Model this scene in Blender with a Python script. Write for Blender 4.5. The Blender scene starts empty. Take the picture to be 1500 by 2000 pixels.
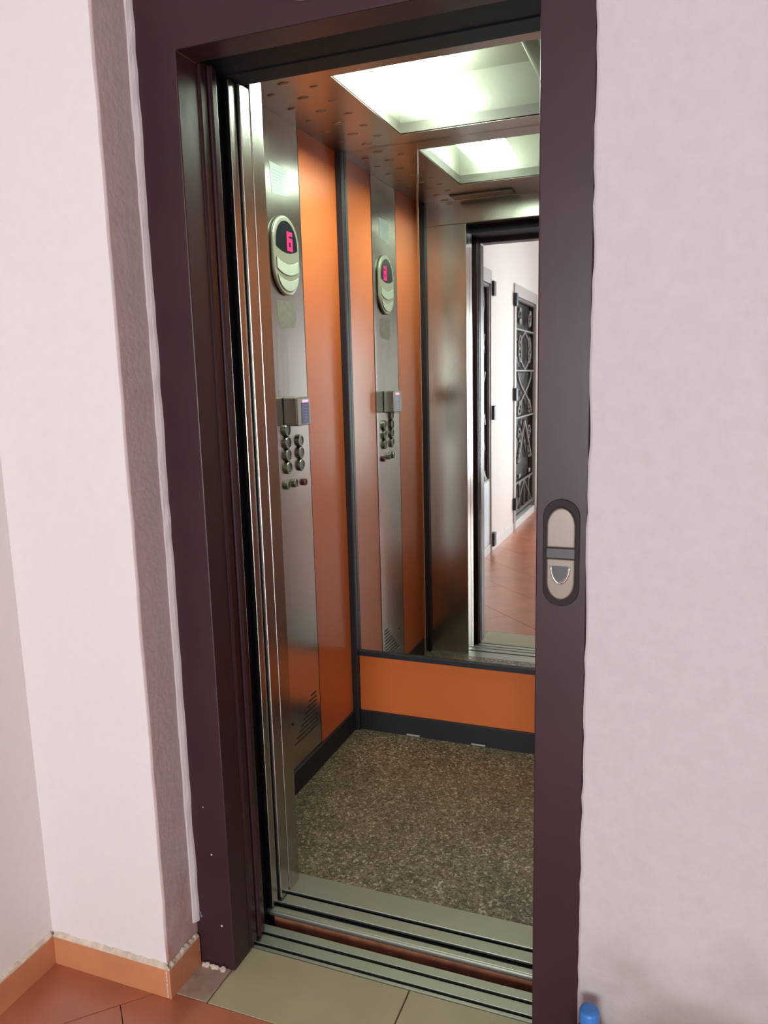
import bpy, bmesh, math, random
from mathutils import Vector, Matrix
random.seed(7)
S = bpy.context.scene
C = S.collection
# ------------------------------------------------------------------ camera
F_PX, YAW, PITCH, ROLL = 1503.65, 0.3688, 0.1704, 0.0254
CAM = Vector((0.9556, -1.3973, 1.4007))
fw = Vector((-math.sin(YAW) * math.cos(PITCH), math.cos(YAW) * math.cos(PITCH), -math.sin(PITCH)))
rt0 = Vector((math.cos(YAW), math.sin(YAW), 0)); dn0 = fw.cross(rt0)
rt = math.cos(ROLL) * rt0 + math.sin(ROLL) * dn0
dn = -math.sin(ROLL) * rt0 + math.cos(ROLL) * dn0
cd = bpy.data.cameras.new('camera'); cam = bpy.data.objects.new('camera', cd); C.objects.link(cam)
cam.matrix_world = Matrix(((rt.x, -dn.x, -fw.x, CAM.x), (rt.y, -dn.y, -fw.y, CAM.y), (rt.z, -dn.z, -fw.z, CAM.z), (0, 0, 0, 1)))
cd.sensor_fit = 'VERTICAL'; cd.sensor_height = 32.0; cd.lens = F_PX / 2000 * 32.0
cd.clip_start = 0.02; cd.clip_end = 100
S.camera = cam
# ------------------------------------------------------------------ world, daylight, exposure
W = bpy.data.worlds.new('sky'); S.world = W; W.use_nodes = True
bg = W.node_tree.nodes['Background']; bg.inputs[0].default_value = (0.93, 0.96, 1.0, 1); bg.inputs[1].default_value = 25.0
S.view_settings.view_transform = 'Standard'; S.view_settings.look = 'None'
S.view_settings.gamma = 1.0; S.view_settings.use_curve_mapping = False
S.view_settings.exposure = 0.0
S.cycles.use_denoising = True
S.cycles.max_bounces = 14; S.cycles.diffuse_bounces = 5; S.cycles.glossy_bounces = 8; S.cycles.transparent_max_bounces = 8
S.cycles.caustics_reflective = False; S.cycles.caustics_refractive = False
S.cycles.sample_clamp_indirect = 6.0
LAMP_TUBE = 84.0
# window in the end wall of the corridor
WX0, WX1, WZ0, WZ1, YEND = 0.35, 2.05, 0.25, 2.10, -4.9
# unseen glazed door added in the right-hand corridor wall for side daylight
BY0, BY1, BZ0, BZ1, XRW = -4.70, -4.15, 0.02, 2.25, 2.3
pl = bpy.data.lights.new('window_portal', 'AREA'); pl.shape = 'RECTANGLE'; pl.size = WX1 - WX0; pl.size_y = WZ1 - WZ0
pl.cycles.is_portal = True
po = bpy.data.objects.new('window_portal', pl); C.objects.link(po)
po.location = ((WX0 + WX1) / 2, YEND - 0.11, (WZ0 + WZ1) / 2); po.rotation_euler = (math.radians(90), 0, 0)

pl2 = bpy.data.lights.new('added_door_portal', 'AREA'); pl2.shape = 'RECTANGLE'; pl2.size = BY1 - BY0; pl2.size_y = BZ1 - BZ0
pl2.cycles.is_portal = True
po2 = bpy.data.objects.new('added_door_portal', pl2); C.objects.link(po2)
po2.location = (XRW + 0.11, (BY0 + BY1) / 2, (BZ0 + BZ1) / 2); po2.rotation_euler = (math.radians(90), 0, math.radians(90))

# ------------------------------------------------------------------ materials
def new_mat(name):
    m = bpy.data.materials.new(name); m.use_nodes = True
    nt = m.node_tree; return m, nt, nt.nodes['Principled BSDF']
def pbr(name, col, rough=0.5, metal=0.0, spec=0.5, bump=0.0, bscale=60.0, var=0.0, vscale=8.0, stretch=None, coat=0.0):
    m, nt, b = new_mat(name)
    b.inputs['Base Color'].default_value = (*col, 1); b.inputs['Roughness'].default_value = rough
    b.inputs['Metallic'].default_value = metal; b.inputs['Specular IOR Level'].default_value = spec
    if coat: b.inputs['Coat Weight'].default_value = coat; b.inputs['Coat Roughness'].default_value = 0.08
    N = nt.nodes.new; L = nt.links.new
    if bump or var:
        g = N('ShaderNodeNewGeometry'); mp = N('ShaderNodeMapping')
        L(g.outputs['Position'], mp.inputs['Vector'])
        if stretch: mp.inputs['Scale'].default_value = stretch
    if bump:
        n = N('ShaderNodeTexNoise'); n.inputs['Scale'].default_value = bscale; n.inputs['Detail'].default_value = 4
        L(mp.outputs[0], n.inputs['Vector'])
        bp = N('ShaderNodeBump'); bp.inputs['Strength'].default_value = bump; bp.inputs['Distance'].default_value = 0.004
        L(n.outputs['Fac'], bp.inputs['Height']); L(bp.outputs[0], b.inputs['Normal'])
    if var:
        n = N('ShaderNodeTexNoise'); n.inputs['Scale'].default_value = vscale; n.inputs['Detail'].default_value = 5
        L(mp.outputs[0], n.inputs['Vector'])
        r = N('ShaderNodeMapRange'); r.inputs['From Min'].default_value = 0.3; r.inputs['From Max'].default_value = 0.7
        r.inputs['To Min'].default_value = 1 - var; r.inputs['To Max'].default_value = 1 + var
        L(n.outputs['Fac'], r.inputs['Value'])
        mx = N('ShaderNodeVectorMath'); mx.operation = 'SCALE'; mx.inputs[0].default_value = col
        L(r.outputs[0], mx.inputs['Scale']); L(mx.outputs[0], b.inputs['Base Color'])
    return m
def steel(name, col=(0.48, 0.46, 0.43), rough=0.22):
    m, nt, b = new_mat(name); N = nt.nodes.new; L = nt.links.new
    b.inputs['Metallic'].default_value = 1.0
    g = N('ShaderNodeNewGeometry'); mp = N('ShaderNodeMapping'); mp.inputs['Scale'].default_value = (260, 260, 2.2)
    n = N('ShaderNodeTexNoise'); n.inputs['Scale'].default_value = 1.0; n.inputs['Detail'].default_value = 3
    L(g.outputs['Position'], mp.inputs[0]); L(mp.outputs[0], n.inputs['Vector'])
    r = N('ShaderNodeMapRange'); r.inputs['To Min'].default_value = rough - 0.05; r.inputs['To Max'].default_value = rough + 0.07
    L(n.outputs['Fac'], r.inputs['Value']); L(r.outputs[0], b.inputs['Roughness'])
    v = N('ShaderNodeMapRange'); v.inputs['To Min'].default_value = 0.88; v.inputs['To Max'].default_value = 1.1
    L(n.outputs['Fac'], v.inputs['Value'])
    mx = N('ShaderNodeVectorMath'); mx.operation = 'SCALE'; mx.inputs[0].default_value = col
    L(v.outputs[0], mx.inputs['Scale']); L(mx.outputs[0], b.inputs['Base Color'])
    return m
def emit(name, col, s):
    m, nt, b = new_mat(name)
    b.inputs['Base Color'].default_value = (0, 0, 0, 1)
    b.inputs['Emission Color'].default_value = (*col, 1); b.inputs['Emission Strength'].default_value = s
    return m
def wall_paint(name, col, dirt_shade, dirt_shade_top, bump=0.35, patchy=0.03):
    """matt pinkish plaster; grime along the bottom, with some painted shade on the right wall"""
    m, nt, b = new_mat(name); N = nt.nodes.new; L = nt.links.new
    b.inputs['Roughness'].default_value = 0.75; b.inputs['Specular IOR Level'].default_value = 0.25
    g = N('ShaderNodeNewGeometry'); sp = N('ShaderNodeSeparateXYZ'); L(g.outputs['Position'], sp.inputs[0])
    n = N('ShaderNodeTexNoise'); n.inputs['Scale'].default_value = 6.5; n.inputs['Detail'].default_value = 6
    L(g.outputs['Position'], n.inputs['Vector'])
    a = N('ShaderNodeMath'); a.operation = 'MULTIPLY_ADD'; a.inputs[1].default_value = -0.55; L(n.outputs['Fac'], a.inputs[0])
    L(sp.outputs['Z'], a.inputs[2])
    r = N('ShaderNodeMapRange'); r.inputs['From Min'].default_value = -0.28; r.inputs['From Max'].default_value = dirt_shade_top - 0.28
    r.inputs['To Min'].default_value = 1.0; r.inputs['To Max'].default_value = 0.0; r.interpolation_type = 'SMOOTHSTEP'
    L(a.outputs[0], r.inputs['Value'])
    n2 = N('ShaderNodeTexNoise'); n2.inputs['Scale'].default_value = 45; n2.inputs['Detail'].default_value = 3
    L(g.outputs['Position'], n2.inputs['Vector'])
    v = N('ShaderNodeMapRange'); v.inputs['From Min'].default_value = 0.3; v.inputs['From Max'].default_value = 0.7
    v.inputs['To Min'].default_value = 1 - patchy; v.inputs['To Max'].default_value = 1 + patchy
    L(n2.outputs['Fac'], v.inputs['Value'])
    sc = N('ShaderNodeVectorMath'); sc.operation = 'SCALE'; sc.inputs[0].default_value = col; L(v.outputs[0], sc.inputs['Scale'])
    mx = N('ShaderNodeMix'); mx.data_type = 'RGBA'; L(r.outputs[0], mx.inputs['Factor']); L(sc.outputs[0], mx.inputs[6])
    mx.inputs[7].default_value = (*dirt_shade, 1); L(mx.outputs[2], b.inputs['Base Color'])
    n3 = N('ShaderNodeTexNoise'); n3.inputs['Scale'].default_value = 70; n3.inputs['Detail'].default_value = 5
    L(g.outputs['Position'], n3.inputs['Vector'])
    bp = N('ShaderNodeBump'); bp.inputs['Strength'].default_value = bump; bp.inputs['Distance'].default_value = 0.003
    L(n3.outputs['Fac'], bp.inputs['Height']); L(bp.outputs[0], b.inputs['Normal'])
    return m
def speckle(name):
    m, nt, b = new_mat(name); N = nt.nodes.new; L = nt.links.new
    b.inputs['Roughness'].default_value = 0.42
    g = N('ShaderNodeNewGeometry')
    dn_ = N('ShaderNodeTexNoise'); dn_.inputs['Scale'].default_value = 60
    L(g.outputs['Position'], dn_.inputs['Vector'])
    add = N('ShaderNodeVectorMath'); add.operation = 'MULTIPLY_ADD'; add.inputs[1].default_value = (0.02, 0.02, 0.02)
    L(dn_.outputs['Color'], add.inputs[0]); L(g.outputs['Position'], add.inputs[2])
    vo = N('ShaderNodeTexVoronoi'); vo.inputs['Scale'].default_value = 165; L(add.outputs[0], vo.inputs['Vector'])
    sepc = N('ShaderNodeSeparateColor'); L(vo.outputs['Color'], sepc.inputs[0])
    cr = N('ShaderNodeValToRGB'); e = cr.color_ramp; e.interpolation = 'CONSTANT'
    e.elements[0].position = 0; e.elements[0].color = (0.085, 0.064, 0.036, 1)
    e.elements[1].position = 0.25; e.elements[1].color = (0.16, 0.13, 0.08, 1)
    for p_, c_ in ((0.55, (0.25, 0.21, 0.14, 1)), (0.78, (0.19, 0.125, 0.075, 1)), (0.90, (0.44, 0.39, 0.30, 1))):
        x = e.elements.new(p_); x.color = c_
    L(sepc.outputs[0], cr.inputs['Fac'])
    n2 = N('ShaderNodeTexNoise'); n2.inputs['Scale'].default_value = 9; L(g.outputs['Position'], n2.inputs['Vector'])
    v = N('ShaderNodeMapRange'); v.inputs['From Min'].default_value = .3; v.inputs['From Max'].default_value = .7
    v.inputs['To Min'].default_value = .82; v.inputs['To Max'].default_value = 1.18; L(n2.outputs['Fac'], v.inputs['Value'])
    sc = N('ShaderNodeVectorMath'); sc.operation = 'SCALE'; L(cr.outputs[0], sc.inputs[0]); L(v.outputs[0], sc.inputs['Scale'])
    L(sc.outputs[0], b.inputs['Base Color'])
    return m
def diffuser(name):
    """nearly clear, faintly frosted acrylic sheet"""
    m = bpy.data.materials.new(name); m.use_nodes = True; nt = m.node_tree; nt.nodes.clear()
    N = nt.nodes.new; L = nt.links.new
    o = N('ShaderNodeOutputMaterial'); t = N('ShaderNodeBsdfTranslucent'); t.inputs[0].default_value = (0.86, 0.92, 0.80, 1)
    d = N('ShaderNodeBsdfDiffuse'); d.inputs[0].default_value = (0.26, 0.225, 0.165, 1)
    x = N('ShaderNodeBsdfTransparent'); x.inputs[0].default_value = (1, 1, 1, 1)
    m1 = N('ShaderNodeMixShader'); m1.inputs[0].default_value = 0.76; L(t.outputs[0], m1.inputs[1]); L(d.outputs[0], m1.inputs[2])
    m2 = N('ShaderNodeMixShader'); m2.inputs[0].default_value = 0.70; L(m1.outputs[0], m2.inputs[1]); L(x.outputs[0], m2.inputs[2])
    L(m2.outputs[0], o.inputs[0]); return m
def pane_mat(name):
    m = bpy.data.materials.new(name); m.use_nodes = True; nt = m.node_tree; nt.nodes.clear()
    N = nt.nodes.new; L = nt.links.new
    o = N('ShaderNodeOutputMaterial'); x = N('ShaderNodeBsdfTransparent'); x.inputs[0].default_value = (.95, .97, .96, 1)
    gl = N('ShaderNodeBsdfGlossy'); gl.inputs['Roughness'].default_value = 0.02
    fr = N('ShaderNodeFresnel'); fr.inputs[0].default_value = 1.4
    mx = N('ShaderNodeMixShader'); L(fr.outputs[0], mx.inputs[0]); L(x.outputs[0], mx.inputs[1]); L(gl.outputs[0], mx.inputs[2])
    L(mx.outputs[0], o.inputs[0]); return m

M = {}
M['plaster'] = wall_paint('pink_plaster', (0.74, 0.68, 0.69), (0.34, 0.25, 0.23), 0.02, 0.08, 0.012)
M['plaster_right'] = wall_paint('pink_rough_plaster', (0.545, 0.49, 0.51), (0.30, 0.25, 0.22), 0.42, 0.40, 0.03)  # darker foot: grime plus some shade put into the colour
M['plaster_left'] = wall_paint('pale_plaster', (0.77, 0.725, 0.715), (0.34, 0.25, 0.23), 0.02, 0.08, 0.012)
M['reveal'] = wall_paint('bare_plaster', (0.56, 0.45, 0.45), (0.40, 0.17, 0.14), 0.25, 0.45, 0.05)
M['caulk'] = pbr('white_plaster_edge', (0.56, 0.50, 0.51), 0.8, bump=.3, bscale=90)
M['mortar'] = pbr('pale_mortar', (0.62, 0.52, 0.42), 0.85, bump=.6, bscale=120, var=.2, vscale=40)
M['white'] = pbr('white_ceiling', (0.78, 0.76, 0.74), 0.8)
M['maroon'] = pbr('maroon_enamel', (0.040, 0.0165, 0.021), 0.38, spec=.33, bump=.10, bscale=30, var=.15, vscale=5)
M['maroon_in'] = pbr('maroon_gloss', (0.038, 0.017, 0.020), 0.24)
M['shaft'] = pbr('shaft_concrete', (0.05, 0.047, 0.045), 0.9)
M['dark'] = pbr('dark_gap', (0.008, 0.008, 0.011), 0.8, spec=.08)
M['navy'] = pbr('black_header', (0.012, 0.012, 0.018), 0.6, spec=.12)
M['black'] = pbr('black_plastic', (0.011, 0.011, 0.017), 0.5)
M['steel'] = steel('brushed_steel')
M['steel_ceiling'] = steel('ceiling_steel', (0.28, 0.225, 0.19), 0.32)
M['sill'] = steel('worn_sill_aluminium', (0.36, 0.36, 0.31), 0.46)
M['rust'] = pbr('rusty_apron', (0.24, 0.085, 0.045), 0.6, var=.3, vscale=25)
M['orange'] = pbr('orange_laminate', (0.68, 0.165, 0.043), 0.30, bump=.03, bscale=400)
M['mirror'] = None
m, nt, b = new_mat('mirror_glass'); b.inputs['Metallic'].default_value = 1; b.inputs['Roughness'].default_value = 0.012
b.inputs['Base Color'].default_value = (0.84, 0.86, 0.83, 1); M['mirror'] = m
M['chrome'] = pbr('chrome', (0.72, 0.72, 0.70), 0.12, 1.0)
M['speckle'] = speckle('speckled_vinyl')
M['tile'] = pbr('terracotta_tile', (0.42, 0.135, 0.065), 0.30, spec=.9, var=.16, vscale=6, bump=.04, bscale=20)
M['cream'] = pbr('cream_tile', (0.38, 0.325, 0.205), 0.34, var=.06, vscale=7)
M['cream_dirty'] = pbr('dusty_tile', (0.40, 0.29, 0.23), 0.5, var=.2, vscale=30)
M['grout'] = pbr('dark_grout', (0.10, 0.055, 0.035), 0.9)
M['base'] = pbr('terracotta_skirting', (0.55, 0.225, 0.11), 0.33, var=.07, vscale=12)
M['tube'] = emit('lamp_tube', (0.82, 1.0, 0.82), LAMP_TUBE)
M['tray'] = pbr('lamp_tray', (0.040, 0.035, 0.027), 0.6)
M['diffuser'] = diffuser('lamp_diffuser')
M['nickel'] = pbr('satin_nickel', (0.40, 0.41, 0.32), 0.36, 0.6)
M['silver_plastic'] = pbr('silver_plastic', (0.44, 0.48, 0.41), 0.4, 0.0)
M['display'] = pbr('display_window', (0.012, 0.016, 0.020), 0.10)
M['digit'] = emit('red_digit', (1.0, 0.0, 0.19), 1.1)
M['pink'] = emit('pink_lamp', (1.0, 0.22, 0.40), 2.6)
M['bluelcd'] = pbr('blue_label', (0.045, 0.055, 0.20), 0.3)
M['bluemark'] = pbr('blue_mark', (0.16, 0.17, 0.45), 0.3)
M['button'] = pbr('button_metal', (0.20, 0.21, 0.16), 0.28, 0.9)
M['button_face'] = pbr('button_face', (0.075, 0.085, 0.06), 0.30, 0.4)
M['redbutton'] = pbr('red_button', (0.16, 0.012, 0.024), 0.35)
M['reader'] = pbr('reader_case', (0.30, 0.29, 0.25), 0.30, 0.55)
M['paper'] = pbr('paper', (0.42, 0.47, 0.46), 0.6)
M['ink'] = pbr('pale_ink', (0.30, 0.36, 0.37), 0.7)
M['residue'] = pbr('sticker_residue', (0.24, 0.22, 0.19), 0.5, .5, var=.12, vscale=60)
M['slot'] = pbr('vent_slot', (0.035, 0.028, 0.024), 0.5)
M['gate'] = pbr('wrought_iron', (0.16, 0.15, 0.145), 0.42, 0.4)
M['gate_back'] = pbr('dark_wood_door', (0.012, 0.010, 0.011), 0.5, spec=.15)
M['grey_frame'] = pbr('grey_frame', (0.44, 0.42, 0.42), 0.5)
M['kick'] = pbr('bluish_white_kick_plate', (0.70, 0.78, 0.86), 0.35)
M['wframe'] = pbr('white_window_frame', (0.75, 0.75, 0.75), 0.45)
M['pane'] = pane_mat('window_glass')
M['call'] = pbr('call_plate', (0.185, 0.155, 0.130), 0.40, 0.8)
M['surround'] = pbr('dark_surround', (0.022, 0.013, 0.014), 0.55, spec=.2)
M['call_dark'] = pbr('call_band', (0.06, 0.055, 0.06), 0.3, 0.3)
M['call_lens'] = pbr('call_lens', (0.09, 0.10, 0.11), 0.2)
M['bluecap'] = pbr('blue_cap', (0.045, 0.20, 0.58), 0.35)
m, nt, b = new_mat('clear_bottle'); b.inputs['Base Color'].default_value = (.85, .93, .98, 1); b.inputs['Roughness'].default_value = .08
b.inputs['Transmission Weight'].default_value = .9; b.inputs['IOR'].default_value = 1.2; M['bottle'] = m
M['indicator'] = pbr('indicator_bezel', (0.62, 0.55, 0.53), 0.4)

# ------------------------------------------------------------------ object helpers
WL = {}   # world position of every object's origin (nothing is rotated)
def place(o, loc, parent=None):
    loc = Vector(loc); WL[o.name] = loc
    if parent: o.parent = parent; o.location = loc - WL[parent.name]
    else: o.location = loc
def link(name, bm, mat, parent=None, kind=None, smooth=False, loc=None, bevel=0.0, seg=2):
    """mesh in world coordinates -> object with its origin at its bounding-box centre"""
    me = bpy.data.meshes.new(name)
    vs = [v.co for v in bm.verts]
    if loc is None:
        loc = Vector([(min(v[i] for v in vs) + max(v[i] for v in vs)) / 2 for i in range(3)])
    loc = Vector(loc)
    bmesh.ops.translate(bm, verts=bm.verts, vec=-loc)
    bm.normal_update(); bm.to_mesh(me); bm.free()
    for mm in (mat if isinstance(mat, (list, tuple)) else [mat]): me.materials.append(mm)
    o = bpy.data.objects.new(name, me); C.objects.link(o); place(o, loc, parent)
    if kind: o['kind'] = kind
    if smooth:
        for p in me.polygons: p.use_smooth = True
    if bevel:
        bv = o.modifiers.new('bevel', 'BEVEL'); bv.width = bevel; bv.segments = seg; bv.limit_method = 'ANGLE'; bv.angle_limit = 0.6
    return o
def add_box(bm, x0, x1, y0, y1, z0, z1, mi=0):
    v = [bm.verts.new((x, y, z)) for x in (x0, x1) for y in (y0, y1) for z in (z0, z1)]
    for f in ((0, 1, 3, 2), (4, 6, 7, 5), (0, 4, 5, 1), (2, 3, 7, 6), (0, 2, 6, 4), (1, 5, 7, 3)):
        q = bm.faces.new([v[i] for i in f]); q.material_index = mi
    return v
def box(name, x0, x1, y0, y1, z0, z1, mat, parent=None, kind=None, bevel=0.0, seg=2):
    bm = bmesh.new(); add_box(bm, x0, x1, y0, y1, z0, z1)
    return link(name, bm, mat, parent, kind, bevel=bevel, seg=seg)
def empty(name, loc, label, cat, kind=None, group=None):
    o = bpy.data.objects.new(name, None); C.objects.link(o); o.empty_display_size = 0.05
    place(o, loc); tag(o, label, cat, kind, group); return o
def tag(o, label, cat, kind=None, group=None):
    o['label'] = label; o['category'] = cat
    if kind: o['kind'] = kind
    if group: o['group'] = group
    return o
def prism(bm, pts, axis, a, b, mi=0):
    """closed outline pts (2-D) extruded along axis from a to b. axis 0: (y,z), 1: (x,z), 2: (x,y)"""
    def P(p, t): return (t, p[0], p[1]) if axis == 0 else ((p[0], t, p[1]) if axis == 1 else (p[0], p[1], t))
    A = [bm.verts.new(P(p, a)) for p in pts]; B = [bm.verts.new(P(p, b)) for p in pts]
    fs = [bm.faces.new(A), bm.faces.new(B[::-1])]
    n = len(pts)
    for i in range(n): fs.append(bm.faces.new((A[i], B[i], B[(i + 1) % n], A[(i + 1) % n])))
    for f in fs: f.material_index = mi
    bmesh.ops.recalc_face_normals(bm, faces=bm.faces)
def tube(bm, pts, r, n=6, closed=False):
    pts = [Vector(p) for p in pts]; rings = []
    for i, p in enumerate(pts):
        t = (pts[min(i + 1, len(pts) - 1)] - pts[max(i - 1, 0)]).normalized()
        u = t.cross(Vector((1, 0, 0)));
        if u.length < 1e-4: u = t.cross(Vector((0, 1, 0)))
        u.normalize(); w = t.cross(u)
        rings.append([bm.verts.new(p + r * (math.cos(2 * math.pi * k / n) * u + math.sin(2 * math.pi * k / n) * w)) for k in range(n)])
    for a, b in zip(rings, rings[1:]):
        for k in range(n): bm.faces.new((a[k], a[(k + 1) % n], b[(k + 1) % n], b[k]))
    bm.faces.new(rings[0][::-1]); bm.faces.new(rings[-1])
def lathe(bm, prof, centre, n=28):
    """profile of (radius, z) turned about the vertical axis"""
    cx, cy, cz = centre; rings = []
    for r, z in prof:
        rings.append([bm.verts.new((cx + r * math.cos(2 * math.pi * k / n), cy + r * math.sin(2 * math.pi * k / n), cz + z)) for k in range(n)])
    for a, b in zip(rings, rings[1:]):
        for k in range(n): bm.faces.new((a[k], a[(k + 1) % n], b[(k + 1) % n], b[k]))
    bm.faces.new(rings[0][::-1]); bm.faces.new(rings[-1])
def disc(bm, axis, centre, prof, n=24):
    """stepped round knob: profile of (radius, offset along axis)"""
    rings = []
    for r, t in prof:
        ring = []
        for k in range(n):
            c, s = r * math.cos(2 * math.pi * k / n), r * math.sin(2 * math.pi * k / n)
            d = (t, c, s) if axis == 0 else (c, t, s)
            ring.append(bm.verts.new(Vector(centre) + Vector(d)))
        rings.append(ring)
    for a, b in zip(rings, rings[1:]):
        for k in range(n): bm.faces.new((a[k], a[(k + 1) % n], b[(k + 1) % n], b[k]))
    bm.faces.new(rings[0][::-1]); bm.faces.new(rings[-1]); bmesh.ops.recalc_face_normals(bm, faces=bm.faces)
def stadium(cy, z0, z1, w, n=14):
    """upright capsule outline (y, z)"""
    r = w / 2; pts = []
    for k in range(n + 1): a = math.pi * k / n; pts.append((cy + r * math.cos(a), z1 - r + r * math.sin(a)))
    for k in range(n + 1): a = math.pi + math.pi * k / n; pts.append((cy + r * math.cos(a), z0 + r + r * math.sin(a)))
    return pts

# ------------------------------------------------------------------ dimensions (metres)
Hh = 2.05; OW = 0.7146; JL = 0.1019; JR = 0.0928; REC = 0.1156; XL = -0.444
XW = -0.2231; XR = 0.937; YB = 1.2777; ZT = 2.2; ZC = 0.0206; YF = 0.3415
ZCEIL = 2.75

# ================================================================== SETTING
floor = box('floor', XL - .12, XRW + .1, YEND - .2, 0.085, -0.10, -0.006, M['grout'], kind='structure')
tag(floor, 'terracotta tiled landing floor laid diagonally with dark joints', 'floor')
# cream threshold tiles in front of the lift
for (x0, x1, mt) in ((-0.10, -0.0125, 'cream_dirty'), (-0.0095, 0.4150, 'cream'), (0.4180, 0.8060, 'cream')):
    box('threshold_tile', x0, x1, -0.1045, 0.0835, -0.006, 0.0, M[mt], floor, bevel=.001, seg=1)
# terracotta tiles, laid at 45 degrees, rows staggered; clipped to the landing
def clip_poly(poly, f):
    out = []
    for i in range(len(poly)):
        a, b = poly[i], poly[(i + 1) % len(poly)]; fa, fb = f(a), f(b)
        if fa >= 0: out.append(a)
        if (fa >= 0) != (fb >= 0):
            t = fa / (fa - fb); out.append((a[0] + t * (b[0] - a[0]), a[1] + t * (b[1] - a[1])))
    return out
TS = 0.33; q = math.sqrt(.5); G = .0011
for row in range(-16, 13):
    for col in range(-16, 17):
        # row coordinate v = (y - x)/sqrt2, u = (x + y)/sqrt2 ; a joint vertex lies at (-0.197, -0.176)
        u0 = -0.2638 + (col + (0.22 if row % 2 == 0 else 0.0)) * TS; v0 = 0.0145 + row * TS
        cs = [(u0 + G, v0 + G), (u0 + TS - G, v0 + G), (u0 + TS - G, v0 + TS - G), (u0 + G, v0 + TS - G)]
        pg = [((u - v) * q, (u + v) * q) for u, v in cs]
        pg = clip_poly(pg, lambda p: p[0] - XL - .001); pg = clip_poly(pg, lambda p: XRW - p[0]) if pg else pg
        pg = clip_poly(pg, lambda p: p[1] - YEND) if pg else pg
        pg = clip_poly(pg, lambda p: -0.1065 - p[1]) if pg else pg
        if len(pg) < 3: continue
        ar = abs(sum(pg[i][0] * pg[(i + 1) % len(pg)][1] - pg[(i + 1) % len(pg)][0] * pg[i][1] for i in range(len(pg)))) / 2
        if ar < 4e-4: continue
        bm = bmesh.new(); prism(bm, pg, 2, -0.006, random.uniform(-.0004, .0004))
        link('tile', bm, M['tile'], floor)

# left wall (with two gated doorways) -------------------------------------------------
D2 = (-2.05, -1.13); D3 = (-4.08, -2.94); DH = 2.20
bm = bmesh.new()
add_box(bm, XL - .12, XL, D2[1], 0.0, -.006, ZCEIL); add_box(bm, XL - .12, XL, D3[1], D2[0], -.006, ZCEIL)
add_box(bm, XL - .12, XL, YEND - .2, D3[0], -.006, ZCEIL)
add_box(bm, XL - .12, XL, D2[0], D2[1], DH, ZCEIL); add_box(bm, XL - .12, XL, D3[0], D3[1], DH, ZCEIL)
tag(link('wall_left', bm, M['plaster_left'], kind='structure'), 'pale pink plaster wall at the far left meeting the pier', 'wall')
# pier to the left of the lift frame
bm = bmesh.new()
N_ = 44
prev = None
for i in range(N_ + 1):
    z = -.006 + (ZCEIL + .006) * i / N_
    w = random.uniform(-.0012, .0012)
    ring = [bm.verts.new(p) for p in ((XL, -REC, z), (-JL + w - .004, -REC + random.uniform(-.0005, .0005), z), (-JL + w, -REC + .005, z), (-JL - .0006, 0.0, z), (-JL - .0006, .10, z), (XL, .10, z))]
    if prev:
        for k in range(6):
            f = bm.faces.new((prev[k], prev[(k + 1) % 6], ring[(k + 1) % 6], ring[k]))
            f.material_index = 1 if k in (1, 2, 3) else 0
            f.smooth = k in (1,)
    else: bm.faces.new(ring[::-1])
    prev = ring
bm.faces.new(prev)
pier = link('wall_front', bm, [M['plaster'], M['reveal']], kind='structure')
tag(pier, 'white lit plaster pier with a dull bare side reveal left of the lift frame', 'wall')
# ragged pale plaster bead between reveal and frame
bm = bmesh.new(); prev = None
for i in range(61):
    z = 0.115 + (2.6 - .115) * i / 60
    o_ = random.uniform(-.0015, .0022)
    ring = [bm.verts.new(p) for p in ((-JL - .0004, -.014 + random.uniform(-.002, .002), z), (-JL + .003, -.013, z), (-JL + .0075 + o_, -.006, z), (-JL + .0095 + o_, -.0002, z), (-JL - .0004, -.0002, z))]
    if prev:
        for k in range(5): bm.faces.new((prev[k], prev[(k + 1) % 5], ring[(k + 1) % 5], ring[k]))
    else: bm.faces.new(ring[::-1])
    prev = ring
bm.faces.new(prev)
link('plaster_bead', bm, M['caulk'], pier)
# right wall, lapping raggedly over the frame edge
bm = bmesh.new(); prev = None
XE = OW + JR
for i in range(91):
    z = -.006 + (ZCEIL + .006) * i / 90
    e = XE + random.uniform(-.0018, .0018) + .0008 * math.sin(z * 21)
    ring = [bm.verts.new(p) for p in ((XRW + .1, -.010, z), (XRW + .1, .10, z), (XE + .001, .10, z), (XE + .001, -.0004, z), (e - .001, -.0004, z), (e, -.0075, z), (e + .004, -.010, z))]
    if prev:
        for k in range(7): bm.faces.new((prev[k], prev[(k + 1) % 7], ring[(k + 1) % 7], ring[k]))
    else: bm.faces.new(ring[::-1])
    prev = ring
bm.faces.new(prev); bmesh.ops.recalc_face_normals(bm, faces=bm.faces)
tag(link('wall_front_right', bm, M['plaster_right'], kind='structure'), 'rough pinkish plaster wall to the right of the lift frame, grime and painted shade near the floor', 'wall')
HT = 2.34
tag(box('wall_front_top', -JL - .0004, XE + .0008, -.010, .10, HT, ZCEIL, M['plaster'], kind='structure'), 'pink plaster wall above the lift frame', 'wall')
bm = bmesh.new()
add_box(bm, XRW, XRW + .2, BY1, -.011, -.006, ZCEIL); add_box(bm, XRW, XRW + .2, YEND - .2, BY0, -.006, ZCEIL)
add_box(bm, XRW, XRW + .2, BY0, BY1, -.006, BZ0); add_box(bm, XRW, XRW + .2, BY0, BY1, BZ1, ZCEIL)
tag(link('wall_right', bm, M['plaster'], kind='structure'), 'pale pink plaster wall on the right side of the corridor', 'wall')
bm = bmesh.new()
add_box(bm, XL, WX0, YEND - .2, YEND, -.006, ZCEIL); add_box(bm, WX1, XRW, YEND - .2, YEND, -.006, ZCEIL)
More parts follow.
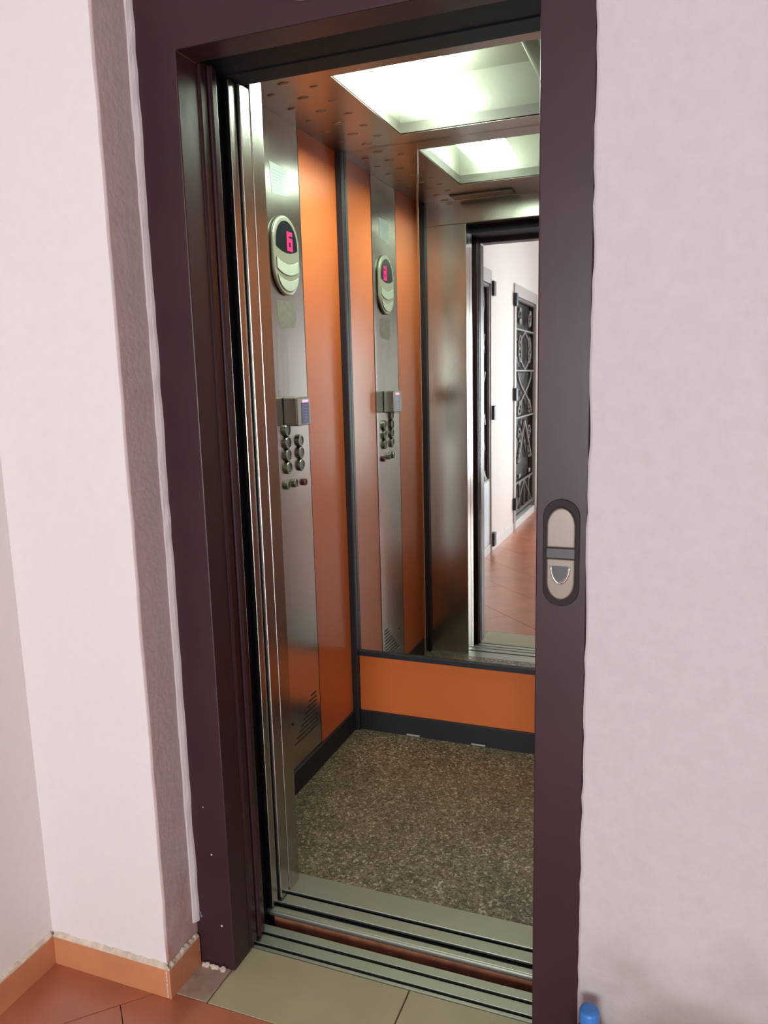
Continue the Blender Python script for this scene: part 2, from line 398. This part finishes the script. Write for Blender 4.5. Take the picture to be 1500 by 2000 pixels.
add_box(bm, WX0, WX1, YEND - .2, YEND, -.006, WZ0); add_box(bm, WX0, WX1, YEND - .2, YEND, WZ1, ZCEIL)
tag(link('wall_back', bm, M['plaster'], kind='structure'), 'pink plaster end wall of the corridor behind the viewer with a window', 'wall')
tag(box('ceiling', XL - .12, XRW + .1, YEND - .2, .10, ZCEIL, ZCEIL + .1, M['white'], kind='structure'), 'plain white corridor ceiling', 'ceiling')
# window in the end wall
win = empty('window_1', ((WX0 + WX1) / 2, YEND - .1, WZ0), 'white framed window at the far end of the corridor', 'window', 'structure')
yw = YEND - .1
for (x0, x1, z0, z1) in ((WX0, WX0 + .05, WZ0, WZ1), (WX1 - .05, WX1, WZ0, WZ1), (WX0 + .05, WX1 - .05, WZ0, WZ0 + .05), (WX0 + .05, WX1 - .05, WZ1 - .05, WZ1)):
    box('window_frame', x0, x1, yw - .025, yw + .025, z0, z1, M['wframe'], win)
xm = (WX0 + WX1) / 2; zm = (WZ0 + WZ1) / 2
box('mullion', xm - .025, xm + .025, yw - .02, yw + .02, WZ0 + .05, WZ1 - .05, M['wframe'], win)
for x0, x1 in ((WX0 + .05, xm - .025), (xm + .025, WX1 - .05)):
    box('transom', x0, x1, yw - .02, yw + .02, zm - .02, zm + .02, M['wframe'], win)
    for z0, z1 in ((WZ0 + .05, zm - .02), (zm + .02, WZ1 - .05)):
        box('pane', x0, x1, yw - .003, yw + .003, z0, z1, M['pane'], win)
# glazed door added in the right wall to let in daylight
bal = empty('added_door_4', (XRW + .1, (BY0 + BY1) / 2, BZ0), 'white framed glazed door added in the right corridor wall to let in daylight, out of the picture', 'door', 'structure')
xb = XRW + .1; ym = (BY0 + BY1) / 2
for (y0, y1, z0, z1) in ((BY0, BY0 + .05, BZ0, BZ1), (BY1 - .05, BY1, BZ0, BZ1), (BY0 + .05, BY1 - .05, BZ0, BZ0 + .08), (BY0 + .05, BY1 - .05, BZ1 - .05, BZ1)):
    box('door_frame', xb - .025, xb + .025, y0, y1, z0, z1, M['wframe'], bal)
box('mullion', xb - .02, xb + .02, ym - .02, ym + .02, BZ0 + .08, BZ1 - .05, M['wframe'], bal)
for y0, y1 in ((BY0 + .05, ym - .02), (ym + .02, BY1 - .05)):
    box('pane', xb - .003, xb + .003, y0, y1, BZ0 + .08, BZ1 - .05, M['pane'], bal)
# terracotta skirtings with their ragged mortar tops
BBH = 0.0748; BT = .009
def mortar(name, pts, parent, wid):
    """ragged bead along a polyline of (x, y) at the top of a skirting; wid = (dx, dy) towards the wall"""
    bm = bmesh.new(); prev = None
    for i, (x, y) in enumerate(pts):
        h = random.uniform(.004, .010); k = random.uniform(.7, 1.15)
        ring = [bm.verts.new(p) for p in ((x, y, BBH), (x + wid[0], y + wid[1], BBH), (x + wid[0], y + wid[1], BBH + h + .003), (x + wid[0] * (1 - k) * .5, y + wid[1] * (1 - k) * .5, BBH + h * .6))]
        if prev:
            for j in range(4): bm.faces.new((prev[j], prev[(j + 1) % 4], ring[(j + 1) % 4], ring[j]))
        else: bm.faces.new(ring[::-1])
        prev = ring
    bm.faces.new(prev); bmesh.ops.recalc_face_normals(bm, faces=bm.faces)
    return link(name, bm, M['mortar'], parent)
bf = box('baseboard_front', XL + BT, -JL + .0005, -REC - BT, -REC, 0, BBH, M['base'], kind='structure', bevel=.0012)
tag(bf, 'terracotta skirting tile along the front of the white pier', 'skirting')
mortar('mortar', [(XL + BT + (-JL - XL - BT) * i / 30, -REC - BT) for i in range(31)], bf, (0, BT))
br = box('baseboard_reveal', -JL + .0012, -JL + BT, -REC - BT, -.004, 0, BBH, M['base'], kind='structure', bevel=.0012)
tag(br, 'short dirty terracotta skirting tile on the reveal beside the lift frame', 'skirting')
mortar('mortar', [(-JL + BT, -REC - BT + (REC + BT - .006) * i / 14) for i in range(15)], br, (-BT + .001, 0))
bm = bmesh.new()
for a in range(7):
    z0 = BBH * (.05 + .13 * a); add_box(bm, -JL - .001, -JL + .0018 + random.uniform(0, .001), -REC - BT - .0016, -REC - BT + .004, z0, z0 + BBH * .15)
link('mortar', bm, M['mortar'], br)
bl = box('baseboard_left', XL, XL + BT, D2[1] + .02, -REC - .0005, 0, BBH, M['base'], kind='structure', bevel=.0012)
tag(bl, 'terracotta skirting tile at the foot of the far left wall', 'skirting')
mortar('mortar', [(XL + BT, -REC - .01 - .75 * i / 40) for i in range(41)], bl, (-BT, 0))
bb = box('baseboard_corridor', XL, XL + BT, D3[1] + .02, D2[0] - .02, 0, BBH, M['wframe'], kind='structure', bevel=.0012)
tag(bb, 'pale skirting between the two gates, seen in the mirror', 'skirting')

# ================================================================== LANDING DOOR FRAME (structure)
door = empty('door_1', (OW / 2, 0, 0), 'dark maroon steel lift door frame standing open around the cabin', 'door frame', 'structure')
# jambs and head: front faces at y = 0, returns 85 mm deep
bm = bmesh.new()
prism(bm, [(-JL, 0), (0, 0), (0, Hh), (OW, Hh), (OW, 0), (OW + JR, 0), (OW + JR, HT), (-JL, HT)], 1, 0.0, 0.072)
link('frame', bm, M['maroon'], door, bevel=.0025)
box('jamb_return', OW + .0005, OW + JR, .0725, .17, 0, Hh + .015, M['maroon'], door)
box('header_gap', -.12, OW + .05, 0.0705, 0.196, Hh + .020, HT, M['navy'], door)
# retracted telescopic landing leaves: only their leading edges show
for (x1, y0, y1) in ((.000, .0735, .107), (.003, .1125, .142)):
    lf = box('door_leaf', -.36, x1, y0, y1, 0.006, Hh + .012, M['maroon_in'], door, bevel=.004, seg=3)
    box('leaf_lip', x1 - .0005, x1 + .004, y0 + .004, y0 + .009, 0.008, Hh + .01, M['maroon_in'], lf)
box('shaft_gap_shade', -.40, -.024, .145, .196, -.05, Hh + .01, M['dark'], door)  # near-black block painting the shade of the open gap
# landing sill: dark bed and three metal rails with two tracks between
sb = box('landing_sill', -.022, OW, .085, .170, -.030, -.010, M['dark'], door)
for y0, y1 in ((.0852, .0950), (.1045, .1345), (.1450, .1698)):
    box('sill_rail', -.021, OW - .0005, y0, y1, -.0098, 0.0, M['sill'], sb, bevel=.0012)
# scuffs and crumbs of plaster at the foot of the left jamb
for (x, z, r) in ((-.093, .135, .007), (-.088, .128, .005), (-.098, .142, .004), (-.030, .115, .003), (-.045, .30, .0025), (-.06, .42, .002)):
    bm = bmesh.new(); disc(bm, 1, (x, -.0002, z), ((r, 0), (r * .7, -.0008)), 7); link('paint_chip', bm, M['call_lens'] if r > .0045 else M['caulk'], door)
for k in range(7):
    bm = bmesh.new(); s = random.uniform(.004, .009)
    bmesh.ops.create_icosphere(bm, subdivisions=1, radius=s, matrix=Matrix.Translation((-.083 + .009 * k, -.004 - random.uniform(0, .004), s * .5 - .001)))
    for v in bm.verts: v.co.z = max(v.co.z, .0002)
    link('mortar_crumb', bm, M['mortar'], door)

# ================================================================== LIFT SHAFT (dark concrete round the car)
bm = bmesh.new(); SX0, SX1, SY1, SZ0, SZ1 = -.50, 1.22, 1.50, -.9, 3.1
add_box(bm, SX0 - .1, SX0, .1005, SY1, SZ0, SZ1); add_box(bm, SX1, SX1 + .1, .1005, SY1, SZ0, SZ1)
add_box(bm, SX0 - .1, SX1 + .1, SY1, SY1 + .1, SZ0, SZ1)
add_box(bm, SX0 - .1, SX1 + .1, -.15, SY1 + .1, SZ0 - .1, SZ0); add_box(bm, SX0 - .1, SX1 + .1, .0, SY1 + .1, SZ1, SZ1 + .1)
add_box(bm, SX0 - .1, SX1 + .1, -.05, .0845, SZ0, -.1005); add_box(bm, SX0 - .1, SX1 + .1, .0, .1, ZCEIL + .1005, SZ1)
tag(link('wall_shaft', bm, M['shaft'], kind='structure'), 'dark concrete lift shaft around the cabin, only glimpsed in the sill gap', 'wall')
# ================================================================== LIFT CAR
car = empty('elevator_car', (OW / 2, .8, ZC), 'lift cabin with orange panels, steel returns and a speckled floor, seen through the open doorway', 'elevator')
box('car_floor', XW - .03, XR + .03, .363, YB + .02, -.06, ZC, M['speckle'], car)
# car sill
cs = box('car_sill', XW - .03, OW + .03, .214, .363, -.050, ZC - .009, M['dark'], car)
for y0, y1 in ((.2365, .2710), (.2840, .3630)):
    box('sill_rail', XW - .02, OW + .025, y0, y1, ZC - .0088, ZC, M['sill'], cs, bevel=.0015)
box('sill_nose', -.030, OW + .025, .1960, .2205, ZC - .017, ZC, M['sill'], cs, bevel=.006, seg=4)
box('apron', -.004, OW + .05, .2015, .2100, -.34, ZC - .018, M['rust'], car)
# left, back and right walls
box('wall_panel', XW - .02, XW, .3600, .6840, ZC + .08, ZT, M['orange'], car)
box('wall_panel', XW - .02, XW, .9655, YB - .0005, ZC + .08, ZT, M['orange'], car)
box('panel_trim', XW - .01, XW + .0015, .9615, .9655, ZC + .08, ZT, M['black'], car)
box('panel_trim', XW - .01, XW + .0015, .6820, .6858, ZC + .08, ZT, M['black'], car)
box('wall_panel', XR, XR + .02, .3600, YB - .0005, ZC + .08, ZT, M['orange'], car)
box('kick_panel', XW - .001, XR + .001, YB, YB + .02, ZC + .08, ZC + .309, M['orange'], car)
box('mirror_rail', XW + .0265, XR, YB - .012, YB + .02, ZC + .309, ZC + .3295, M['black'], car, bevel=.002)
box('corner_post', XW, XW + .026, YB - .024, YB + .001, ZC, ZT, M['black'], car, bevel=.003)
box('corner_post', XR - .026, XR, YB - .024, YB + .001, ZC, ZT, M['black'], car, bevel=.003)
box('corner_post', XW, XW + .030, YF, YF + .018, ZC, ZT, M['black'], car, bevel=.003)
box('skirting', XW - .001, XW + .010, YF + .019, YB - .0245, ZC, ZC + .080, M['black'], car, bevel=.0015)
bsk = box('skirting', XW + .0265, XR - .027, YB - .010, YB + .001, ZC, ZC + .080, M['black'], car, bevel=.0015)
box('skirting', XR - .010, XR + .001, YF + .019, YB - .0245, ZC, ZC + .080, M['black'], car, bevel=.0015)
for x0 in (-.003, .258):
    box('clip', x0, x0 + .054, YB - .0112, YB - .0098, ZC + .002, ZC + .008, M['grey_frame'], bsk)
# back sheeting behind the mirrors
box('back_sheet', XW - .02, XR + .02, YB + .006, YB + .03, ZC + .33, ZT + .01, M['steel'], car)
# front returns and header
box('front_return', XW - .02, -.0005, .2850, YF, ZC, 2.10, M['steel'], car, bevel=.002)
box('front_return', OW + .03, XR + .02, .2005, YF, ZC, 2.10, M['steel'], car, bevel=.004, seg=3)
hd = box('front_header', XW - .02, XR + .02, .262, YF, 2.10, ZT + .01, M['steel'], car, bevel=.003)
box('door_operator', -.25, OW + .12, .2005, .2615, 2.068, ZT + .12, M['navy'], car)
# retracted telescopic car leaves
box('leaf_gap_shade', -.42, -.0215, .2055, .2320, ZC + .004, 2.066, M['dark'], car)  # black block standing in for the shaded void beside the leaf edge
box('car_door_leaf', -.0210, -.0080, .2050, .2320, ZC + .004, 2.066, M['steel'], car, bevel=.0015)
box('car_door_leaf', -.42, -.0005, .2390, .2805, ZC + .004, 2.066, M['steel'], car, bevel=.0015)
box('return_gap_shade', -.060, -.0035, .2807, .2848, ZC + .004, 2.064, M['dark'], car)  # dark filler painting the shade in the thin gap before the return
# ceiling: embossed steel round a rectangular light well
LX0, LX1, LY0, LY1 = .0515, .6630, .6308, 1.1833
bm = bmesh.new()
add_box(bm, XW - .02, LX0, YF, YB + .006, ZT, ZT + .004); add_box(bm, LX1, XR + .02, YF, YB + .006, ZT, ZT + .004)
add_box(bm, LX0, LX1, YF, LY0, ZT, ZT + .004); add_box(bm, LX0, LX1, LY1, YB + .006, ZT, ZT + .004)
cl = link('ceiling_panel', bm, M['steel_ceiling'], car)
me_stud = None
def stud(x, y, s):
    global me_stud
    if me_stud is None:
        bm = bmesh.new(); bmesh.ops.create_uvsphere(bm, u_segments=12, v_segments=6, radius=1.0)
        bmesh.ops.scale(bm, verts=bm.verts, vec=(.019, .0095, .0045))
        me_stud = bpy.data.meshes.new('ceiling_stud'); bm.to_mesh(me_stud); bm.free(); me_stud.materials.append(M['steel_ceiling'])
        for p in me_stud.polygons: p.use_smooth = True
    o = bpy.data.objects.new('ceiling_stud', me_stud); C.objects.link(o); o.scale = (s, s, s)
    place(o, (x, y, ZT), cl)
for k in range(8):
    for x, y0, s in ((-.087, .382, 1.0), (-.022, .437, .72), (-.158, .445, .72)):
        y = y0 + .1205 * k
        if YF + .03 < y < YB - .03: stud(x, y, s)
for k in range(8):
    for x, y0, s in ((.800, .382, 1.0), (.735, .437, .72), (.868, .445, .72)):
        y = y0 + .1205 * k
        if YF + .03 < y < YB - .03: stud(x, y, s)
vg = box('ceiling_vent', -.04, .24, .385, .475, ZT - .004, ZT, M['slot'], cl)
for k in range(4): box('vent_blade', -.036, .236, .392 + .022 * k, .402 + .022 * k, ZT - .009, ZT - .003, M['steel_ceiling'], car)

# mirrors: two sheets with a bright bevelled joint -------------------------------------
ZM0 = ZC + .330
mr1 = box('wall_mirror', XW + .0265, .0735, YB - .0005, YB + .005, ZM0, ZT - .0005, M['mirror'])
tag(mr1, 'narrow mirror sheet beside the black corner post, reflecting the control panel', 'mirror', group='mirrors on the rear cabin wall')
mr2 = box('wall_mirror', .0795, XR - .027, YB - .0005, YB + .005, ZM0, ZT - .0005, M['mirror'])
tag(mr2, 'wide mirror sheet reflecting the cabin doorway and the corridor gates', 'mirror', group='mirrors on the rear cabin wall')
bm = bmesh.new(); prism(bm, [(.0732, YB + .004), (.0732, YB - .0008), (.0755, YB - .0032), (.0785, YB - .0032), (.0798, YB - .0008), (.0798, YB + .004)], 2, ZM0, ZT - .001)
link('bevelled_edge', bm, M['chrome'], mr2)

# ceiling light ------------------------------------------------------------------------
lamp = empty('ceiling_light', (.357, .907, ZT), 'recessed rectangular lamp in the lift ceiling, glowing greenish white on its left half', 'lamp')
ZD = ZT + .036
bm = bmesh.new()
add_box(bm, LX0 - .004, LX0, LY0 - .004, LY1 + .004, ZT + .0005, ZT + .16); add_box(bm, LX1, LX1 + .004, LY0 - .004, LY1 + .004, ZT + .0005, ZT + .16)
add_box(bm, LX0, LX1, LY0 - .004, LY0, ZT + .0005, ZT + .16); add_box(bm, LX0, LX1, LY1, LY1 + .004, ZT + .0005, ZT + .16)
add_box(bm, LX0 - .004, LX1 + .004, LY0 - .004, LY1 + .004, ZT + .16, ZT + .165)
link('light_tray', bm, M['tray'], lamp)
# sagging translucent sheet
bm = bmesh.new(); nx, ny = 14, 12; gv = []
for i in range(nx + 1):
    for j in range(ny + 1):
        u, v = i / nx, j / ny
        gv.append(bm.verts.new((LX0 + .0015 + (LX1 - LX0 - .003) * u, LY0 + .0015 + (LY1 - LY0 - .003) * v, ZD - .010 * math.sin(math.pi * u) * math.sin(math.pi * v))))
for i in range(nx):
    for j in range(ny):
        a = i * (ny + 1) + j; bm.faces.new((gv[a], gv[a + 1], gv[a + ny + 2], gv[a + ny + 1]))
link('diffuser', bm, M['diffuser'], lamp, smooth=True)
for x in (.165, .262):
    bm = bmesh.new(); yt0, yt1, zt_ = LY0 + .045, LY1 - .045, ZD + .038
    tube(bm, [(x, yt0, zt_), (x, yt0 + .02, zt_), (x, yt1 - .02, zt_), (x, yt1, zt_)], .034, 16)
    tb = link('lamp_tube', bm, M['tube'], lamp, smooth=True, bevel=.012, seg=3)
for x in (.545,):
    bm = bmesh.new(); tube(bm, [(x, LY0 + .06, ZD + .038), (x, LY1 - .06, ZD + .038)], .020, 12)
    link('dead_tube', bm, M['tray'], lamp, smooth=True)

# control panel -------------------------------------------------------------------------
cop = empty('control_panel', (XW, .823, ZC + .08), 'tall brushed steel lift control panel with a red 6 display and two columns of buttons', 'control panel')
box('face_plate', XW - .012, XW + .0012, .6862, .9612, ZC + .0805, ZT - .0005, M['steel'], cop)
CY, CZ0, CZ1, CWd = .8360, 1.668, 1.908, .172
xf = XW + .0012
bm = bmesh.new(); prism(bm, stadium(CY, CZ0, CZ1, CWd, 20), 0, xf, xf + .012)
link('display_housing', bm, M['nickel'], cop, bevel=.006, seg=3)
def arc_band(z_left, sag, w, h, cy, n=12, clip=None):
    top = []; bot = []
    for k in range(n + 1):
        y = cy - w / 2 + w * k / n; t = (y - cy) / (w / 2); d = sag * (1 - t * t)
        top.append((y, z_left - d)); bot.append((y, z_left - h - d))
    return top + bot[::-1]
# dark window: round top, sagging bottom edge
R_ = CWd / 2 - .0160
pts = []
for k in range(21): a = math.pi * k / 20; pts.append((CY + R_ * math.cos(a), CZ1 - CWd / 2 + R_ * math.sin(a)))
for k in range(13):
    y = CY - R_ + 2 * R_ * k / 12; t = (y - CY) / R_; pts.append((y, CZ1 - CWd / 2 - .012 - .014 * (1 - t * t)))
bm = bmesh.new(); prism(bm, pts, 0, xf + .0105, xf + .0126)
link('display_window', bm, M['display'], cop)
bm = bmesh.new(); prism(bm, arc_band(1.778, .016, .140, .033, CY), 0, xf + .0105, xf + .0150)
link('display_bar', bm, M['silver_plastic'], cop, bevel=.0015)
pts = []
for k in range(13):
    y = CY - .066 + .132 * k / 12; t = (y - CY) / .066; pts.append((y, 1.728 - .016 * (1 - t * t)))
for k in range(1, 16): a = -math.pi * k / 16; pts.append((CY + .066 * math.cos(a), 1.731 + .050 * math.sin(a)))
bm = bmesh.new(); prism(bm, pts, 0, xf + .0105, xf + .0150)
link('display_bar', bm, M['silver_plastic'], cop, bevel=.0015)
# the red 6
dy, dz, dw, dh, th = .856, 1.8330, .037, .058, .0125
segs = [(dy - dw / 2, dz - dh / 2, dy - dw / 2 + th, dz + dh / 2), (dy - dw / 2, dz + dh / 2 - th, dy + dw / 2, dz + dh / 2),
        (dy - dw / 2, dz - th / 2 + .004, dy + dw / 2, dz + th / 2 + .004), (dy - dw / 2, dz - dh / 2, dy + dw / 2, dz - dh / 2 + th), (dy + dw / 2 - th, dz - dh / 2, dy + dw / 2, dz + .004)]
bm = bmesh.new()
for k, (a, b_, c, d) in enumerate(segs): add_box(bm, xf + .0127, xf + .0132 + .00005 * k, a, c, b_, d)
link('digit', bm, M['digit'], cop)['label'] = 'glowing red figure 6'
# card reader box
RX0, RX1, RY0, RY1, RZ0, RZ1 = xf, xf + .050, .785, .880, 1.262, 1.352
box('card_reader', RX0, RX1, RY0, RY1, RZ0, RZ1, M['reader'], cop, bevel=.004, seg=3)
box('reader_label', RX1 - .0005, RX1 + .0008, .815, .868, RZ0 + .006, RZ1 - .018, M['bluelcd'], cop)
for k in range(6): box('reader_mark', RX1 + .0005, RX1 + .0012, .830, .853, RZ0 + .014 + .0092 * k, RZ0 + .018 + .0092 * k, M['bluemark'], cop)
box('reader_lamp', RX1 - .0005, RX1 + .0018, .822, .862, RZ1 - .0165, RZ1 - .009, M['pink'], cop, bevel=.0006)
# push buttons
me_b = {}
def button(y, z, r, mat, face):
    key = (r, mat)
    if key not in me_b:
        bm = bmesh.new(); disc(bm, 0, (0, 0, 0), ((r, 0), (r, .007), (r * .92, .0095), (r * .74, .0095), (r * .70, .0075)), 20)
        me = bpy.data.meshes.new('push_button'); bm.to_mesh(me); bm.free(); me.materials.append(M[mat]); me.materials.append(M[face])
        me.polygons[-1].material_index = 1
        for p in me.polygons: 
            if len(p.vertices) > 6 and p.center.x > .005: p.material_index = 1
        me_b[key] = me
    o = bpy.data.objects.new('push_button', me_b[key]); C.objects.link(o); place(o, (xf, y, z), cop)
for z in (1.209, 1.169, 1.128):
    for y in (.797, .886): button(y, z, .0205, 'button', 'button_face')
button(.797, 1.249, .0205, 'button', 'button_face')
for y in (.786, .838): button(y, 1.073, .0145, 'button', 'button_face')
button(.905, 1.068, .012, 'redbutton', 'redbutton')
# fan of vent slots near the floor
for k in range(9):
    z = .185 + .0155 * k; a, b_ = .760 + .0165 * k, .934
    bm = bmesh.new(); prism(bm, [(a, z), (b_, z), (b_, z + .006), (a, z + .006)], 0, xf - .001, xf + .0007)
    link('vent_slot', bm, M['slot'], cop)
bm = bmesh.new(); prism(bm, [(.777, 1.652), (.897, 1.652), (.905, 1.60), (.885, 1.572), (.795, 1.566), (.780, 1.60)], 0, xf - .0004, xf + .0003)
link('sticker_residue', bm, M['residue'], cop)['label'] = 'dull grey patch left by a sticker below the display'
bm = bmesh.new(); disc(bm, 0, (xf, .752, .268), ((.006, 0), (.006, .001), (.004, .003)), 12); link('screw', bm, M['black'], cop)
# paper notice
pp = empty('paper_notice', (xf, .825, 1.97), 'small tilted white paper notice stuck to the steel panel above the red display', 'notice')
bm = bmesh.new(); prism(bm, [(.770, 2.054), (.884, 2.052), (.876, 1.974), (.779, 1.964)], 0, xf, xf + .0006); link('paper_sheet', bm, M['paper'], pp)
for k in range(7):
    z = 2.035 - .0095 * k; bm = bmesh.new(); prism(bm, [(.785, z), (.785 + random.uniform(.06, .085), z), (.785 + .06, z - .0025), (.785, z - .0025)], 0, xf + .0005, xf + .0008); link('print_line', bm, M['ink'], pp)

# ================================================================== THINGS ON THE LANDING
# call panel on the right jamb
cp = empty('call_panel', (.761, 0, .98), 'upright capsule shaped lift call panel on the right maroon jamb', 'call panel')
def capsule(name, w, z0, z1, y0, y1, mat, bevel=0):
    bm = bmesh.new(); prism(bm, stadium(.761, z0, z1, w, 16), 1, y0, y1); return link(name, bm, mat, cp, bevel=bevel, seg=3)
capsule('surround', .066, .980, 1.180, -.004, 0.0, M['surround'], .0015)
def half(name, upper, mat):
    w = .0525; r = w / 2; pts = []
    if upper:
        for k in range(17): a = math.pi * k / 16; pts.append((.761 + r * math.cos(a), 1.166 - r * 1.35 + r * 1.35 * math.sin(a)))
        pts += [(.761 - r, 1.0905), (.761 + r, 1.0905)]
    else:
        for k in range(17): a = math.pi + math.pi * k / 16; pts.append((.761 + r * math.cos(a), .993 + r * 1.35 + r * 1.35 * math.sin(a)))
        pts += [(.761 + r, 1.0715), (.761 - r, 1.0715)]
    bm = bmesh.new(); prism(bm, pts, 1, -.0125, -.0035); return link(name, bm, mat, cp, bevel=.004, seg=3)
half('upper_plate', True, M['call']); half('lower_plate', False, M['call'])
box('band', .761 - .0255, .761 + .0255, -.0105, -.0035, 1.0715, 1.0905, M['call_dark'], cp, bevel=.001)
# U shaped bright rim and its dark lens
def upts(w, top, dep, n=16): return [(.761 + w * math.cos(math.pi + math.pi * k / n), top + dep * math.sin(math.pi + math.pi * k / n)) for k in range(n + 1)]
bm = bmesh.new(); tube(bm, [(x, -.0132, z) for x, z in upts(.0165, 1.058, .032)], .0024, 8); lnk = link('button_rim', bm, M['chrome'], cp, smooth=True)
bm = bmesh.new(); prism(bm, upts(.0135, 1.058, .028), 1, -.0140, -.0120); link('call_button', bm, M['call_lens'], cp)
# round indicator above the doorway (only its lower rim is in view)
ind = empty('floor_indicator', (.287, 0, 2.153), 'round pale indicator on the maroon frame head, cut by the top of the picture', 'indicator')
bm = bmesh.new(); disc(bm, 1, (.287, 0, 2.153), ((.066, 0), (.066, -.008), (.060, -.012), (.052, -.012), (.050, -.009)), 40); link('bezel', bm, M['indicator'], ind)
bm = bmesh.new(); disc(bm, 1, (.287, 0, 2.153), ((.0495, -.006), (.0495, -.0095), (.040, -.010)), 32); link('lens', bm, M['display'], ind)
# plastic bottle with a blue cap beside the right wall
bx, by = .835, -.060
bot = empty('water_bottle', (bx, by, 0), 'small plastic bottle with a bright blue cap standing by the right wall', 'bottle')
bm = bmesh.new(); lathe(bm, ((.024, 0), (.029, .004), (.030, .02), (.029, .06), (.030, .065), (.029, .10), (.030, .125), (.024, .154), (.014, .173), (.0125, .178)), (bx, by, 0)); link('bottle_body', bm, M['bottle'], bot, smooth=True)
bm = bmesh.new(); lathe(bm, ((.0182, .172), (.0188, .174), (.0188, .1965), (.0172, .2010), (.012, .2025)), (bx, by, 0), 36); link('cap', bm, M['bluecap'], bot, smooth=False)

# gated doorways in the left wall (seen in the mirror) -----------------------------------
def gate(name, y0, y1, label, kick_z, hinge_y, hinges, kick):
    g = empty(name, (XL, (y0 + y1) / 2, 0), label, 'door', 'structure')
    fwid = .07 if not kick else .025
    for a, b_ in ((y0, y0 + fwid), (y1 - fwid, y1)):
        box('door_jamb', XL - .10, XL + .012, a, b_, 0, DH, M['grey_frame'], g, bevel=.002)
    box('door_head', XL - .10, XL + .012, y0 + fwid, y1 - fwid, DH - .10, DH, M['grey_frame'], g, bevel=.002)
    a, b_ = y0 + fwid, y1 - fwid
    box('door_leaf', XL - .09, XL - .05, a, b_, .01, DH - .10, M['gate_back'], g)
    w = b_ - a; x = XL - .012
    box('threshold', XL - .09, XL + .006, a, b_, 0, .07, M['wframe'], g, bevel=.002)
    if kick:
        kp = box('kick_plate', x - .01, x + .012, a, b_, .075, kick_z, M['kick'], g, bevel=.002)
        for z in (.20, .36): box('kick_vent', x + .0115, x + .0135, a + .30, b_ - .18, z, z + .05, M['grey_frame'], kp)
    z0 = kick_z
    def bar(nm, pts, r=.009):
        bm = bmesh.new(); tube(bm, [(x, a + w * u, z) for u, z in pts], r * 1.35, 6); return link(nm, bm, M['gate'], g)
    top = DH - .115
    bar('gate_stile', [(.02, z0), (.02, top)], .014); bar('gate_stile', [(.98, z0), (.98, top)], .014)
    bar('gate_rail', [(.02, z0 + .01), (.98, z0 + .01)], .012); bar('gate_rail', [(.02, top), (.98, top)], .012)
    for zz in (() if kick else (z0 + .28, 1.02, 1.45, 1.82)): bar('gate_rail', [(.02, zz), (.98, zz)], .008)
    for u in (.27, .5, .73): bar('gate_bar', [(u, z0), (u, z0 + .28)], .008)
    bar('gate_brace', [(.1, z0 + .02), (.5, z0 + .27)], .008); bar('gate_brace', [(.9, z0 + .02), (.5, z0 + .27)], .008)
    # A-shaped brace, crossing curves and scrolls
    bar('gate_brace', [(.16, .60), (.5, .98)], .012); bar('gate_brace', [(.84, .60), (.5, .98)], .012)
    def curve(f, n=14): return [f(k / n) for k in range(n + 1)]
    for s in (1, -1):
        bar('gate_curve', curve(lambda t: (.5 + s * .34 * math.cos(math.pi * t), 1.04 + .40 * t)), .009)
        bar('gate_curve', curve(lambda t: (.5 + s * .30 * math.sin(math.pi * t), 1.46 + .35 * t)), .008)
        def scroll(cu, cz, r0, turn, up):
            return curve(lambda t: (cu + s * (r0 * (1 - .75 * t)) / w * math.cos(turn * t * math.pi), cz + up * (r0 * (1 - .75 * t)) * math.sin(turn * t * math.pi)), 18)
        for cz, up in ((1.92, 1), (1.72, -1), (1.58, 1), (1.12, -1), (.84, 1), (.68, -1)):
            bar('gate_scroll', scroll(.5 + s * .24, cz, .085, 2.6, up), .007)
        for zz in (.47, .40, 1.90, 2.0):
            if zz > z0: box('gate_block', x - .012, x + .012, a + w * (.5 + s * .25) - .04, a + w * (.5 + s * .25) + .04, zz - .018, zz + .018, M['gate'], g, bevel=.003)
    for z in hinges: box('hinge', XL + .0005, XL + .032, hinge_y - .035, hinge_y + .035, z - .055, z + .055, M['black'], g, bevel=.004)
    return g
gate('door_2', D2[0], D2[1], 'dark grille gate with a bluish white kick plate, at the left edge of the corridor reflection', .585, -2.085, (2.07, 1.12, .10), True)
gate('door_3', D3[0], D3[1], 'black wrought iron scroll gate in a pale grey frame, reflected in the mirror', .13, -2.955, (2.06, 1.24, .25), False)
